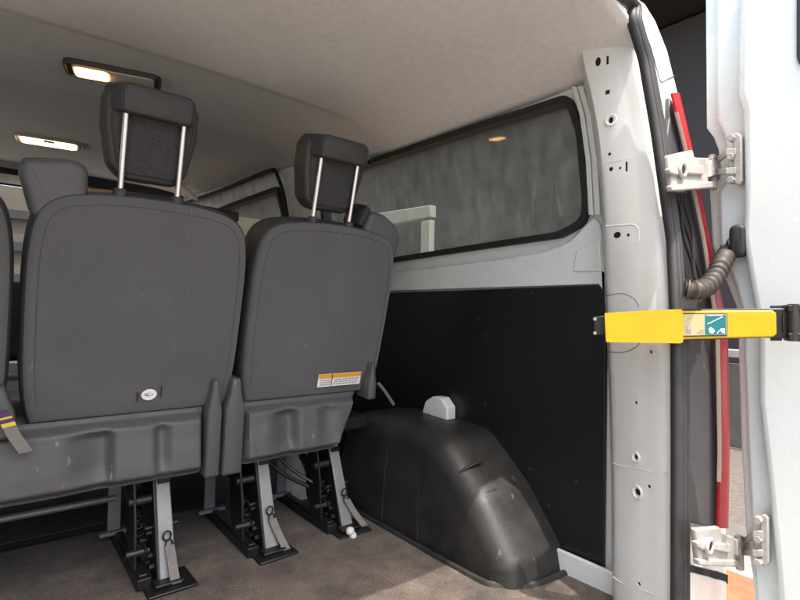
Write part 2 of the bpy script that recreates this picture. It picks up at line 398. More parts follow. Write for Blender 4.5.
# small embossed gusset and upright steps at the rear of the window
bm = bmesh.new()
for us in ((588,593), (594,599.5)):
    du = us[0]-588
    L_ = [PW(us[0]-k, v, WX0-.004-du*.0012) for v, k in [(86,17),(115,9),(160,3),(215,0)]]; R_ = [PW(us[1]-k, v, WX0-.004-du*.0012) for v, k in [(86,17),(115,9),(160,3),(215,0)]]
    prism(bm, L_+R_[::-1], (.03,0,0))
part('window_surround', bm, 'paint', bevel=.003)
bm = bmesh.new(); prism(bm, rpoly([PW(u, v, WX0-.01) for u, v in [(572,272),(576,250),(600,239),(601,272)]], .008, 4), (.02,0,0)); part('gusset', bm, 'paint', bevel=.006)
# ---- black lower trim panel
ptx = [(.655,-.0),(.655,.731),(1.2,.727),(2.3,.724),(2.3,.0)]
bm = bmesh.new(); prism(bm, [(WX0-.004, y, z) for y, z in ptx], (.012,0,0))
trim = part('trim_panel', bm, 'trim_black', bevel=.002)
for u, v in [(533,293),(603,292),(478,318),(577,482),(420,300),(530,469),(549,506)]:
    p = PX(u, v, WX0-.004); bm = bmesh.new(); cyl(bm, p+Vector((-.004,0,0)), p+Vector((.004,0,0)), .0048, 12)
    obj('screw', bm, 'dark_plastic', trim)
# white sill strip by the floor
p0, p1 = PX(561,559,1.150), PX(611,574,1.150)
bm = nbox((1.148,.60,-.004), (1.16,.795,p1.z+.004)); part('sill_strip', bm, 'primer', bevel=.003)
# ---- black wheel arch cover
prof2 = rpoly([(.757,-.012),(.772,.06),(.874,.19),(1.02,.315),(1.30,.325),(1.485,.305),(1.565,.11),(1.58,-.012)], [0,.06,.16,.12,.1,.07,.08,0], 8)
fa = Fr((WX0,0,0), (0,1,0), (0,0,1), (-1,0,0))
bm = bmesh.new()
def archz(a, b): return 0
inn = [(0,-.01),(.0,.09),(.001,.140),(.005,.167),(.012,.185),(.024,.197),(.040,.206),(.058,.210)]
rs = []
for ins, dep in inn:
    q = []
    for a, b in prof2:
        # inset mostly upward-facing and end faces; bottom stays on the floor
        q.append((a, b))
    q = offset(prof2, ins); q = [(a, max(b, -.012) if b0 > 0 else -.012) for (a, b), (a0, b0) in zip(q, prof2)]
    rs.append([fa(a, b, dep) for a, b in q])
for t in (.7,.4,.12):
    rs.append([fa(1.17+(a-1.17)*t, .10+(b-.10)*t if b > -.01 else lerp(.10,-.012,t), .210+.002*(1-t)) for a, b in q])
rings(bm, rs)
arch = part('wheel_arch_cover', bm, 'arch_plastic', ang=60)
# pressed ribs on the sloping shoulder and a shallow upright crease on the face
for y0, z0 in ((.945,.245),(.895,.185)):
    bm = bmesh.new(); tube(bm, spline([(1.045,y0-.010,z0+.013),(1.005,y0-.004,z0+.007),(.981,y0+.010,z0-.011),(.971,y0+.028,z0-.034)], 5), [.001]+[.0042]*14+[.001], 8)
    obj('rib', bm, 'arch_plastic', arch)
bm = bmesh.new()
tube(bm, spline([(.9605,1.27,.01),(.9605,1.26,.12),(.963,1.245,.24),(.979,1.235,.297)], 5), .004, 8)
tube(bm, spline([(.9605,1.10,.01),(.9605,1.10,.12),(.963,1.10,.22)], 5), .0035, 8)
obj('crease', bm, 'arch_plastic', arch)
# skirt where the cover meets the carpet
bm = bmesh.new(); tube(bm, spline([(1.15,.748,.004),(1.03,.764,.004),(.968,.81,.004),(.948,.88,.004),(.946,1.2,.004),(.950,1.50,.004),(1.0,1.58,.004),(1.1,1.60,.004)], 8), .009, 8)
obj('skirt', bm, 'arch_plastic', arch)

# ---- rear pillar (painted, with real holes)
Lp = [(38,576),(62,581),(100,590),(140,597),(200,602),(240,604),(300,605.5),(345,608),(400,610),(490,612),(600,612.5),(660,613)]
Rp = [(38,635.5),(48,637.5),(80,643),(120,650.5),(200,660.5),(240,663.5),(300,667),(345,668.5),(400,669.5),(500,670),(600,670),(660,670)]
XP = 1.115
def psec(v, nseg=8):
    A = PW(tab(Lp, v), v, XP); B = PL(tab(Rp, v), v, .46)
    dirv = (B-A); dh = Vector((dirv.x, dirv.y, 0)).normalized(); out_n = Vector((-dh.y, dh.x, 0))
    if out_n.dot(Vector((-1,0,0))) < 0: out_n = -out_n
    pts = [A+Vector((.05,.03,0)), A+Vector((.012,.004,0)), A+Vector((.003,.000,0))+dh*.002]
    for k in range(nseg+1):
        t = k/nseg; t = .06+t*.66
        pts.append(A+dirv*t+out_n*(.006*sin(pi*min(1,t*1.1))))
    e = A+dirv*.86+out_n*.004
    pts += [e, A+dirv*.93+out_n*.0005, A+dirv*.98-out_n*.006, B-out_n*.016, B+dh*.001-out_n*.03, B-dh*.02-out_n*.045]
    pts.append(A+Vector((.052,.028,0))+dirv*.15)
    return pts
vs_ = [36,50,62,75,90,110,130,150,170,190,210,225,240,255,270,285,300,315,330,345,360,380,400,430,460,490,520,550,580,610,640,660]
bm = bmesh.new(); rings(bm, [psec(v) for v in vs_])
pil = part('rear_pillar', bm, 'primer', ang=55)
def pil_at(u, v):                                                        # point on the pillar's inner face under a sight line, and its normal
    A = PW(tab(Lp, v), v, XP); B = PL(tab(Rp, v), v, .46); n = Vector((-(B-A).y, (B-A).x, 0)).normalized()
    if n.x > 0: n = -n
    p = PN(u, v, n, n.dot(A)+.005); dv = B-A
    for _ in range(3):
        t = max(.06, min(.86, (p-A).dot(dv)/dv.length_squared)); p = PN(u, v, n, n.dot(A)+.006*sin(pi*min(1,t*1.1)))
    return p, n, Vector((0,0,1)).cross(n).normalized()
holes = [(598,61.5,.0055,.009),(607.5,60,.0022,.0085),(607.5,92,.0042,.0042),(611,120,.0045,.0065),(609.5,154,.0032,.0032),(611,169,.0042,.0042),(620,168,.0026,.0026),(626.5,166.5,.002,.0095),(617,235,.0085,.0065),(628,235,.0034,.0034),
         (651,352,.0036,.0036),(636,402.5,.0034,.0034),(636,457,.0046,.0046),(637.5,492,.0068,.0062),(649,486.5,.0036,.0036),(639,584,.0038,.0036)]
plug = []
cbs = []
rims = []
for u, v, ra, rb in holes:
    ra *= 1.15; rb *= 1.15
    p, n, t = pil_at(u, v); c = bmesh.new(); seg = 4 if (v == 92) else 14
    rs = []
    for dd in (.02, -.045):
        if v in (60, 166.5): q = [(-ra,-rb),(ra,-rb),(ra,rb),(-ra,rb)]
        elif seg == 4: q = [(-ra,-rb),(ra,-rb),(ra,rb),(-ra,rb)]
        else: q = [(ra*cos(2*pi*k/seg), rb*sin(2*pi*k/seg)) for k in range(seg)]
        rs.append([p+n*dd+t*a+Vector((0,0,b)) for a, b in q])
    rings(c, rs); cbs.append(c); plug.append([[q_-n*(.026 if k else .027)*0+(-n*(.0228+.004*k)) for q_ in rs[0]] for k in (0, 1)])
    if v in (120, 457, 492):                                             # pressed collar round the larger holes
        R0 = max(ra, rb)+.0045
        cp = [p+t*(R0*.92*cos(2*pi*k/24))+Vector((0,0,R0*sin(2*pi*k/24)))+n*.0005 for k in range(25)]
        rims.append(tube(bmesh.new(), cp, .0026, 8, cap=False))
cut(pil, cbs)
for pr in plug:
    bm = bmesh.new(); rings(bm, pr); obj('hole_shade', bm, 'hole', pil)  # black disc in each hole, painted instead of its inner shade
for r_ in rims: obj('hole_collar', r_, 'primer', pil)
bm = bmesh.new()                                                         # black sheet in place of the shade behind the holes
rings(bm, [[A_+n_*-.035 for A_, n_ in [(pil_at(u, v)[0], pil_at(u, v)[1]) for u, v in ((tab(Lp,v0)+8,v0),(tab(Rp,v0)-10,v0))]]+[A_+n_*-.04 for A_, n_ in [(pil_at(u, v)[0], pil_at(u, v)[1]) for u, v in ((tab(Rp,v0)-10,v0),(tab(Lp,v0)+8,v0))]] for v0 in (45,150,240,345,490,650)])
obj('cavity_shade', bm, 'hole', pil)
# overlapped sheet seams on the pillar
def pil_line(uv, off, r, nm, m='primer'):
    bm = bmesh.new(); pts = []
    for u, v in uv:
        p, n, t = pil_at(u, v); pts.append(p+n*off)
    tube(bm, spline(pts, 6), r, 8); return obj(nm, bm, m, pil)
pil_line([(612.5,463),(622,466),(640,469),(655,472.5),(667,473)], -.0006, .0016, 'seam')
pil_line([(613,577),(622,583),(645,591),(665,598)], -.0006, .0016, 'seam')
pil_line([(606,296),(622,293.5),(634,299),(639,307)], -.0004, .0008, 'seam', 'dark_steel')
pil_line([(608,352),(625,352),(637,346),(641,340)], -.0004, .0008, 'seam', 'dark_steel')
# pocket with a raised rim at belt height
pil_line([(606,226),(622,225),(634,225),(638.5,231),(638,241),(635,244)], -.0012, .0026, 'pocket_rim', 'primer')
pil_line([(606,163.5),(618,160.5),(634,157.5)], -.0008, .0016, 'pocket_rim', 'primer')

# ---- rubber door seal round the tail opening
Si = [(0,622),(20,628),(60,640),(130,652),(240,668),(330,671.5),(450,671.5),(660,671)]
So = [(0,636),(20,642),(60,653),(130,666),(240,681),(330,689),(450,690),(660,690)]
def sealpath(t, y): return [PL(lerp(tab(Si, v), tab(So, v), t), v, y) for v in range(0, 661, 20)]
top = [Vector((.62,.53,1.285)), Vector((.74,.528,1.262))]
def off3(p, d): return [q+d for q in p]
b0 = sealpath(.30, .442); b1 = sealpath(.64, .434); b2 = sealpath(.88, .43)
bm = bmesh.new(); tube(bm, spline([Vector((.3,.535,1.295)), Vector((.62,.53,1.287)), Vector((.745,.526,1.262))]+b0, 4), .0115, 12)
seal = part('door_seal', bm, 'rubber')
bm = bmesh.new(); tube(bm, spline([Vector((.3,.527,1.305)), Vector((.64,.522,1.297)), Vector((.77,.518,1.270))]+b1, 4), .0075, 10); tube(bm, spline([Vector((.3,.522,1.315)), Vector((.65,.518,1.307)), Vector((.785,.514,1.277))]+b2, 4), .0045, 10)
obj('lip', bm, 'rubber', seal)
# ---- outer rear corner of the body
cpx = [(629,-8),(645,2),(656,20),(668,50),(677,86),(691,145),(711,250),(724,330),(727,450),(727,660)]
left = [(680,660),(681,330),(674,240),(659,130),(647,60),(634,12)]
bm = bmesh.new(); pp = [PL(u, v, .455) for u, v in cpx+left]
prism(bm, pp, (0,.03,.0)); corner = part('rear_corner', bm, 'paint', bevel=.008)
pts = [PL(u, v, .454) for u, v in [(640,22),(650,45),(657,70),(661,82),(668,79),(675,76)]]
bm = bmesh.new(); tube(bm, spline(pts, 5), .0012, 6); obj('panel_gap', bm, 'dark_steel', corner)
# header over the tail opening, roof and far side frame
bm = bmesh.new(); prism(bm, [(-.62,.56,1.375),(-.62,4.4,1.63),(-.62,4.4,1.67),(-.62,2.4,1.57),(-.62,.56,1.41)], (1.72,0,0)); part('roof', bm, 'paint', bevel=.015)
part('tail_header', nbox((-.62,.495,1.325), (.93,.52,1.384)), 'paint', bevel=.008)
part('far_pillar', nbox((-.66,.45,-.1), (-.53,.62,1.3)), 'primer', bevel=.01)
bm = bmesh.new(); prism(bm, [PL(u, v, .435) for u, v in [(690,572),(727,582),(727,660),(690,660)]], (0,.1,0)); part('bumper', bm, 'paint', bevel=.004)
bm = bmesh.new(); prism(bm, [PL(u, v, .44) for u, v in [(688,565),(728,575),(728,584),(688,574)]], (0,.05,0)); part('bumper_gap', bm, 'hole')

# ---- tail lamp
bm = bmesh.new()
hp = [(670,118),(670,97),(678,112),(692,165),(706,240),(717,330),(720,450),(718,529),(684,521),(682,330),(677,240),(667,140)]
prism(bm, [PL(u, v, .440) for u, v in hp], (0,.012,0)); lampo = part('tail_lamp', bm, 'lamp_grey', bevel=.003)
inn_ = [(92,670),(150,684.5),(240,703),(330,716),(450,718),(528,716.5)]; out_ = [(92,679.5),(150,693),(240,710.5),(330,728),(450,730),(528,728.5)]
def lens(bm, f0, f1, y, dep, v0, v1):
    rs = []
    for k in range(25):
        v = lerp(v0, v1, k/24); a = PL(lerp(tab(inn_, v), tab(out_, v), f0), v, y); b = PL(lerp(tab(inn_, v), tab(out_, v), f1), v, y)
        rs.append([a, lerp(a, b, .5)+Vector((0,-.004,0)), b, b+Vector((0,dep,0)), a+Vector((0,dep,0))])
    rings(bm, rs); return bm
obj('lens', lens(bmesh.new(), .22, 1, .4255, .0045, 93, 528), 'lamp_red', lampo, ang=50)
obj('lens_rim', lens(bmesh.new(), .08, .22, .4262, .003, 112, 482), 'lamp_rim', lampo, ang=50)
# dark recess with wiring behind the seal
bm = bmesh.new(); prism(bm, [PL(u, v, .436) for u, v in [(673,192),(687,190),(697,240),(703,282),(688,284),(680,240)]], (0,.012,0)); rec = part('wiring_recess', bm, 'rubber_black', bevel=.003)
for k, (a, b) in enumerate([((676,193),(694,278)), ((680,193),(697,279)), ((684,194),(700,278))]):
    bm = bmesh.new(); tube(bm, spline([PL(lerp(a[0],b[0],t)+1.3*sin(t*9+k*2), lerp(a[1],b[1],t), .434) for t in (0,.2,.4,.6,.8,1)], 5), .0028, 8)
    obj('cable', bm, 'rubber_black', rec)

# ---- hinges
def hinge(du, dv, v0, tilt, name='door_hinge'):
    """body-side casting with a bolt hole, knuckle and door leaf; px offsets from the upper hinge"""
    def q(u, v, y): return PL(u+du, v+dv+tilt*(u-690)/40, y)
    bm = bmesh.new(); prism(bm, [q(u, v, .392) for u, v in [(669,155),(693,149.5),(695,157),(716,158),(716,166),(709,168),(709,181),(717,184),(712,188),(673,191)]], (0,.012,0))
    h = part(name, bm, 'casting', bevel=.004)
    bm = bmesh.new(); prism(bm, [q(u, v, .386) for u, v in [(670,168),(676,166),(690,166.5),(704,165),(704,175),(690,174),(676,175),(671,173)]], (0,.012,0)); 
    prism(bm, [q(u, v, .386) for u, v in [(672,185),(715,181),(713,188),(673,191)]], (0,.012,0))
    obj('rib', bm, 'casting', h, bevel=.003)
    c = q(682.5,170,.384); bm = bmesh.new()
    ring_ = [c+Vector((cos(2*pi*k/24)*.0125, 0, sin(2*pi*k/24)*.0125)) for k in range(25)]; tube(bm, ring_, .004, 8, cap=False); cyl(bm, c+Vector((0,.001,0)), c+Vector((0,.016,0)), .0125)
    obj('bolt_boss', bm, 'casting', h)
    bm = bmesh.new(); cyl(bm, c+Vector((0,-.0015,0)), c+Vector((0,.004,0)), .0078); obj('bolt_hole', bm, 'hole', h)
    a = q(712,156,.396); b = q(713,189,.396); bm = bmesh.new(); cyl(bm, a, b, .0078, 14); obj('pin', bm, 'casting', h, ang=30)
    bm = bmesh.new(); prism(bm, [q(u, v, .385) for u, v in [(711,160),(725,160),(735,150),(736,158),(728,167),(736,168),(736,174),(726,172),(711,177)]], (0,.018,0)); obj('knuckle', bm, 'casting', h, bevel=.003)
    for va, vb in ((160,152),(172,171)):
        bm = bmesh.new(); ribbon(bm, [q(711,va,.388), q(718,va,.384), PX(728+du,vb+dv+tilt,1.192), PX(736+du,vb+dv+tilt,1.196)], (0,0,.013), .009); obj('finger', bm, 'casting', h, bevel=.003)
    bm = bmesh.new(); prism(bm, [PX(u+du, v+dv+tilt, 1.20) for u, v in [(732,134),(737,132),(741.5,136),(742,180),(739,185),(734,184)]], (.018,0,0)); obj('leaf', bm, 'casting', h, bevel=.003)
    for v in (138,157,180):
        p = PX(731+du, v+dv+tilt, 1.195); bm = bmesh.new(); cyl(bm, p+Vector((-.006,0,0)), p+Vector((.018,0,0)), .0075, 6)
        obj('bolt', bm, 'casting', h, bevel=.001)
    return h
tag(hinge(0, 0, 0, 0), 'upper cast hinge')
tag(hinge(27, 377, 0, 5), 'lower grimy cast hinge')

# ---- open rear door
def slab(px, x, dep, m, nm, par, bev, extra=None, rad=0):
    bm = bmesh.new(); pts = [PX(u, v, x) for u, v in px]
    if extra: pts += [Vector((x, y, z)) for y, z in extra]
    prism(bm, rpoly(pts, rad, 5) if rad else pts, (dep,0,0)); return obj(nm, bm, m, par, bevel=bev)
hem = [(704,-30),(705,0),(706,128),(713,137),(718,150),(720,178),(709,188),(712,245),(724,276),(738,312),(738,350),(741,450),(745,530),(752,575),(757,640)]
door = slab(hem, 1.255, .02, 'paint', 'rear_door', van, .006, [(-.40,-.1),(-.40,1.38)])
mid_ = [(716,-30),(716,0),(717,120),(724,134),(727,150),(728,180),(719,192),(720,245),(736,285),(744,315),(744,350),(748,450),(752,530),(760,640)]
slab(mid_, 1.232, .0245, 'paint', 'door_step', door, .006, [(-.395,-.1),(-.395,1.36)])
inn2 = [(739,-30),(738,20),(737,95),(742,110),(743,190),(741,235),(748,280),(757,330),(757,400),(766,480),(772,540),(780,640)]
# inner pressing has the rear window opening
bm = bmesh.new(); ipts = [PX(u, v, 1.20) for u, v in inn2]+[Vector((1.20,-.38,-.1)), Vector((1.20,-.38,1.35))]
prism(bm, ipts, (.034,0,0)); inner = obj('inner_panel', bm, 'paint', door, bevel=.014, bseg=5)
wy = PX(797,40,1.20); wpz = PX(797,73,1.2).z
def rr(y0, y1, z0, z1, r): return rpoly([(y0,z0),(y1,z0),(y1,z1),(y0,z1)], r, 6)
wo = rr(-.33, wy.y, wpz, 1.32, .035)
bm = bmesh.new(); a = [Vector((1.197,y,z)) for y, z in wo]; b = [Vector((1.197,y,z)) for y, z in offset(wo, .018)]
n = len(a); rs = [[bm.verts.new(p) for p in r] for r in (a, b, [p+Vector((.02,0,0)) for p in b], [p+Vector((.02,0,0)) for p in a])]
for q in range(4):
    for i in range(n): bm.faces.new((rs[q][i], rs[q][(i+1)%n], rs[(q+1)%4][(i+1)%n], rs[(q+1)%4][i]))
obj('window_seal', bm, 'rubber_black', door)
bm = bmesh.new(); rings(bm, [[Vector((1.1985,y,z)) for y, z in offset(wo, .016)], [Vector((1.2,y,z)) for y, z in offset(wo, .016)]]); obj('window_pane', bm, 'dark_plastic', door)
# ---- corrugated wiring boot from the body to the door
path = spline([PL(684,289,.405), PL(695,290,.390), PL(706,287,.384), PL(715,277,.382), PL(721,265,.382), PL(727,254,.386), PL(732,247,.39)], 12)
rad = [((.0195,.0190,.0150,.0135,.0150)[i % 5]) for i in range(len(path))]
bm = bmesh.new(); tube(bm, path, rad, 16); boot = part('wiring_boot', bm, 'boot_rubber', ang=25)
p = PX(738,241,1.205); bm = bmesh.new()
ring_ = rpoly([(-.015,-.034),(.015,-.034),(.015,.034),(-.015,.034)], .015, 6)
fg = Fr(p, (0,1,0), (0,0,1), (-1,0,0)); pillow(bm, ring_, [(0,-.012),(0,.004),(.003,.008),(.008,.009)], fg); obj('grommet', bm, 'rubber_black', boot, ang=60)
bm = bmesh.new(); tube(bm, [path[-1], lerp(path[-1], p, .5), p], [.0155,.017,.018], 14); obj('neck', bm, 'boot_rubber', boot)
# ---- yellow door check arm
nA = Vector((1,.571,0)); cA = 1.275
nn = -nA.normalized()
def PA(u, v, o=0): return PN(u, v, nA, cA)+nn*o
def slab_a(px, o0, o1, m, nm, par, bev=.003, seg=3, rad=0):
    bm = bmesh.new(); a = [PN(u, v, nA, cA) for u, v in px]
    if rad: a = rpoly(a, rad, 5)
    rings(bm, [[p+nn*o0 for p in a], [p+nn*o1 for p in a]]); return obj(nm, bm, m, par, bevel=bev, bseg=seg)
arm = slab_a([(606,315),(690,309),(774,308.5),(774,337.5),(690,340.5),(606,340)], -.014, -.002, 'black_metal', 'door_check_arm', van, .002)
slab_a([(604.5,313),(640,310.8),(680,309.2),(681.5,311),(682,341.5),(679,342.8),(640,342.3),(606,341.8)], -.014, .016, 'yellow', 'grip', arm, .006, 5, .003)
slab_a([(681,310.8),(772,310.2),(776,313),(776.5,334),(773,337),(681,339.5)], -.012, .003, 'yellow', 'cover', arm, .004, 4, .004)
slab_a([(593,317),(606,315.5),(606,335),(594,335.5)], -.02, -.004, 'black_metal', 'pin_block', arm, .002)
for v in (319, 333): bm = bmesh.new(); cyl(bm, PA(595,v,-.012), PA(595,v,.0), .0035, 10); obj('rivet', bm, 'galv', arm)
slab_a([(766,309.5),(800,307.5),(815,307.5),(815,339.5),(800,339.5),(766,338)], -.02, .000, 'black_metal', 'hinge_bracket', arm, .002)
slab_a([(785,305),(815,303.5),(815,312),(786,312)], -.02, .012, 'black_metal', 'hinge_bracket', arm, .002)
slab_a([(786,333),(815,332.5),(815,342),(787,341)], -.02, .012, 'black_metal', 'hinge_bracket', arm, .002)
bm = bmesh.new(); cyl(bm, PA(783,315,.002), PA(783.5,331,.002), .0016, 8); cyl(bm, PA(793,304,.004), PA(793,341,.004), .009, 14); obj('hinge_pin', bm, 'dark_steel', arm)
for u in (772,): 
    slab_a([(772,305.5),(783,305.2),(783,308),(772,308)], -.012, -.004, 'black_metal', 'tab', arm, .001); slab_a([(772,338.5),(783,338.5),(783,341),(772,341)], -.012, -.004, 'black_metal', 'tab', arm, .001)
# instruction sticker: cream half with house and key marks, teal half with rising line and pictograms
stk = slab_a([(681.5,313.2),(727,313.2),(727,335.8),(681.5,336.6)], .003, .0044, 'black_print', 'sticker', arm, .0008, 2, .002)
def ink(px, m, nm, o=.0046, th=.0006, rad=0): return slab_a(px, o, o+th, m, nm, stk, 0, 1, rad)
ink([(682.6,314.2),(726,314.2),(726,334.8),(682.6,335.5)], 'cream', 'ground', .0040, .0008)
ink([(704.5,314.8),(725.3,314.8),(725.3,334.2),(704.5,334.6)], 'teal', 'teal_half', .0045)
o2 = .0052
bm = bmesh.new()
def inkb(px, o=o2, th=.0004):
    a = [PN(u, v, nA, cA) for u, v in px]; rings(bm, [[p+nn*o for p in a], [p+nn*(o+th) for p in a]])
def linep(u0, v0, u1, v1, w_):
    d = Vector((u1-u0, v1-v0)).normalized(); q = Vector((-d.y, d.x))*w_/2; inkb([(u0+q.x,v0+q.y),(u1+q.x,v1+q.y),(u1-q.x,v1-q.y),(u0-q.x,v0-q.y)])
linep(707,324,722,316.8,.7); linep(706,315.7,722,315.4,.5)
inkb([(708,329),(710,327),(712.5,328.5),(714.5,331),(712,333.6),(709,332.6)]); inkb([(720,328.5),(724,328.3),(724,333),(722,333.2),(720,331)]); linep(716.5,333.4,719,330,.7)
obj('print', bm, 'white_print', stk)
bm = bmesh.new()
inkb([(685,327),(688.2,323.3),(691.6,326.8),(690.4,326.9),(690.4,329.2),(686.2,329.4),(686.2,327.1)])
for v in (330.3, 331.5, 332.7): linep(685.6,v,691,v-.1,.5)
linep(685,321,691,317,.4); linep(697,332,699,331.8,.8); linep(700,329.8,703,329.8,.4); linep(700,333,703,332.9,.4); linep(700,329.8,700,333,.4); linep(703,329.8,703,333,.4)
obj('print', bm, 'grey_print', stk)

# ---- headliners
def hz(x, y=0):                                                               # crown of the roof lining across the van
    s = abs(x-CX); z = -.018*(s/.7)**2
    if s > .62: t = (s-.62)/.25; z -= lerp(.075,.028,sstep(1.5,2.3,y))*t**2.2
    return z
def liner(y0, y1, zf, nm, m, ny=30, xh=.868, trim=0):
    bm = bmesh.new()
    def fn(i, j):
        x = CX-xh+2*xh*i; y = lerp(max(y0, abs(x-CX)*1.02-.305+trim) if trim else y0, y1, j); z = zf(y, x)+hz(x, y)
        z += .0025*mnoise.noise(Vector((x*3, y*3, 1)))
        return (x, y, z)
    hfield(bm, 70, ny, fn); return part(nm, bm, m, ang=70, solid=.012)
zf_ = lambda y: tab([(.5,1.324),(.75,1.330),(1.44,1.330),(1.95,1.378),(2.02,1.380),(2.10,1.392),(2.6,1.435),(3.2,1.475),(3.7,1.52),(4.2,1.535)], y)
def zl(y, x=CX): return zf_(y)+.013*sstep(1.455,1.49,y)*(1-sstep(.50,.80,abs(x-CX)))*(1-sstep(1.6,1.95,y))
hl = liner(.533, 4.2, zl, 'headliner', 'headliner', 150, trim=.008)
# lining pressed round the pillar head
# ---- ceiling lights
def clight(u0, v0, u1, v1, z, wid, lit0, lit1, glow, nm):
    a, b = PZ(u0, v0, z), PZ(u1, v1, z); c = (a+b)/2; Lh = (b-a).length/2; ex = (b-a).normalized(); ey = Vector((-ex.y, ex.x, 0)); f = Fr(c, ex, ey, (0,0,-1))
    ol = rpoly([(-Lh,-wid),(Lh,-wid),(Lh,wid),(-Lh,wid)], wid*.6, 6)
    bm = bmesh.new(); pillow(bm, ol, [(0,-.02),(0,.005),(.003,.009),(.006,.009),(.008,.004)], f); l = part(nm, bm, 'dark_plastic' if glow == 'lamp_glow' else 'visor', ang=50)
    q = lambda s0, s1, w2: rpoly([(lerp(-Lh,Lh,s0),-w2),(lerp(-Lh,Lh,s1),-w2),(lerp(-Lh,Lh,s1),w2),(lerp(-Lh,Lh,s0),w2)], w2*.5, 5)
    bm = bmesh.new(); pillow(bm, q(.08,.93,wid*.72), [(0,.003),(.002,.0085),(.005,.0092)], f); ln = obj('lens', bm, 'lamp_clear', l)
    bm = bmesh.new(); pillow(bm, q(lit0,lit1,wid*.6), [(0,.006),(.002,.012),(.006,.0135)], f); obj('bulb_window', bm, glow, l)
    return l
c1 = clight(64,66,161,84,zl(1.62)-.008,.055,.10,.45,'lamp_glow','ceiling_light')
c2 = clight(14,136,84,147,zf_(2.9)-.008,.085,.08,.90,'lamp_glow_pale','ceiling_light')
tag(c1, 'ceiling light glowing orange nearest the tail'); tag(c2, 'pale glowing ceiling light further forward')
p = PZ(49,142,zf_(2.9)-.026); bm = bmesh.new(); box(bm, p+Vector((-.022,-.010,-.004)), p+Vector((.022,.010,.004))); obj('switch', bm, 'visor', c2, bevel=.004)
# coat hook and grab moulding over the sliding door
bm = bmesh.new(); p = PW(192,188,1.09); pillow(bm, rpoly([(-.03,-.02),(.03,-.02),(.03,.02),(-.03,.02)], .015, 4), [(0,0),(.003,.015),(.01,.022)], Fr(p, (0,1,0), (.3,0,1), (-1,0,.3))); part('coat_hook', bm, 'headliner_front')
bm = bmesh.new(); tube(bm, spline([PW(u, v, 1.06) for u, v in [(140,190),(150,179),(178,186),(196,199)]], 6), [.012+.012*sin(pi*i/18) for i in range(19)], 10); part('grab_handle', bm, 'headliner_front')
# ---- front end: windscreen, header, visor, dashboard
bm = bmesh.new(); bm.faces.new([bm.verts.new(p) for p in [(-.55,4.02,1.46),(1.08,4.02,1.46),(1.12,4.56,.78),(-.58,4.56,.78)]]); part('windscreen', bm, 'clear_glass')
part('dashboard', nbox((-.6,3.95,.30), (1.13,4.6,.80)), 'dash', bevel=.05, bseg=5)
bm = nbox((-.45,3.86,1.475),(.125,3.885,1.55)); bm2 = part('sun_visor', bm, 'visor', bevel=.012)
part('screen_header', nbox((-.6,3.96,1.45), (1.1,4.06,1.62)), 'dash', bevel=.02)
bm = bmesh.new(); box(bm, (-.1,3.80,1.36), (.13,3.83,1.43)); mir = part('rear_view_mirror', bm, 'dash', bevel=.012); bm = nbox((-.09,3.795,1.368),(.12,3.7995,1.422)); obj('mirror_glass', bm, 'chrome', mir)

# ================================================================= CARPET AND LOOSE THINGS
bm = bmesh.new()
hfield(bm, 90, 70, lambda i, j: (lerp(-.64,1.155,i), lerp(.47,1.72,j), .003*mnoise.noise(Vector((i*9,j*9,.3)))+.0012*mnoise.noise(Vector((i*45,j*45,.9)))-.001))
tag(obj('carpet', bm, 'carpet', solid=.008), 'worn brown carpet laid on the load floor of the van', 'carpet')
bm = nbox((-.63,1.72,-.006), (1.15,3.9,.002))
for k in range(12): box(bm, (-.5,1.76+k*.018,.002), (.30,1.768+k*.018,.008))
tag(obj('floor_mat', bm, 'mat_rubber', bevel=.001), 'black rubber mat with raised ribs in front of the rear bench', 'floor mat')
p = PZ(353,537,.004); cap = empty('plug', p, 'small white plastic plug lying on carpet beside the rightmost seat leg', 'plug')
fz = Fr(p, (1,0,0), (0,1,0), (0,0,1)); circ = lambda r, n=18: [(r*cos(2*pi*k/n), r*sin(2*pi*k/n)) for k in range(n)]
bm = bmesh.new(); pillow(bm, circ(.011), [(.001,0),(0,.004),(.002,.010),(.005,.012)], fz); obj('base', bm, 'white_cap', cap)
bm = bmesh.new(); pillow(bm, circ(.0125), [(.004,.010),(.0005,.014),(0,.020),(.003,.026),(.008,.029)], Fr(p+Vector((-.004,.004,0)), (1,0,.2), (0,1,0), (-.2,0,1))); obj('cap', bm, 'white_cap', cap)
p = Vector((.86,1.62,.13)); can = empty('canister', (p.x,p.y,.0), 'pale plastic canister tucked under the single seat', 'canister')
bm = bmesh.new(); tube(bm, [p+Vector((0,0,-.125)), p+Vector((0,0,-.12)), p, p+Vector((0,0,.03)), p+Vector((0,0,.05)), p+Vector((0,0,.06))], [.05,.058,.06,.055,.035,.02], 24); obj('bottle', bm, 'white_cap', can)
bm = bmesh.new(); cyl(bm, p+Vector((0,0,.058)), p+Vector((0,0,.085)), .02); obj('lid', bm, 'grey_plastic', can, bevel=.002)
# white belt anchor cover on the black side panel
anc = empty('belt_anchor', PX(434,425,1.15), 'white plastic belt anchor cover fixed above the wheel arch', 'belt anchor')
apx = [(422,411),(425,401),(432,396.5),(441,398),(447,408),(447,424),(437,427),(431,423),(430,414),(423,416)]
bm = bmesh.new(); prism(bm, rpoly([PX(u, v, 1.125) for u, v in apx], .012, 5), (.04,0,0)); obj('cover', bm, 'white_plastic', anc, bevel=.008, bseg=5)
bm = bmesh.new(); prism(bm, [PX(u, v, 1.13) for u, v in [(431,414),(437,413),(438,426),(432,424)]], (.036,0,0)); obj('slot', bm, 'white_cap', anc, bevel=.002)

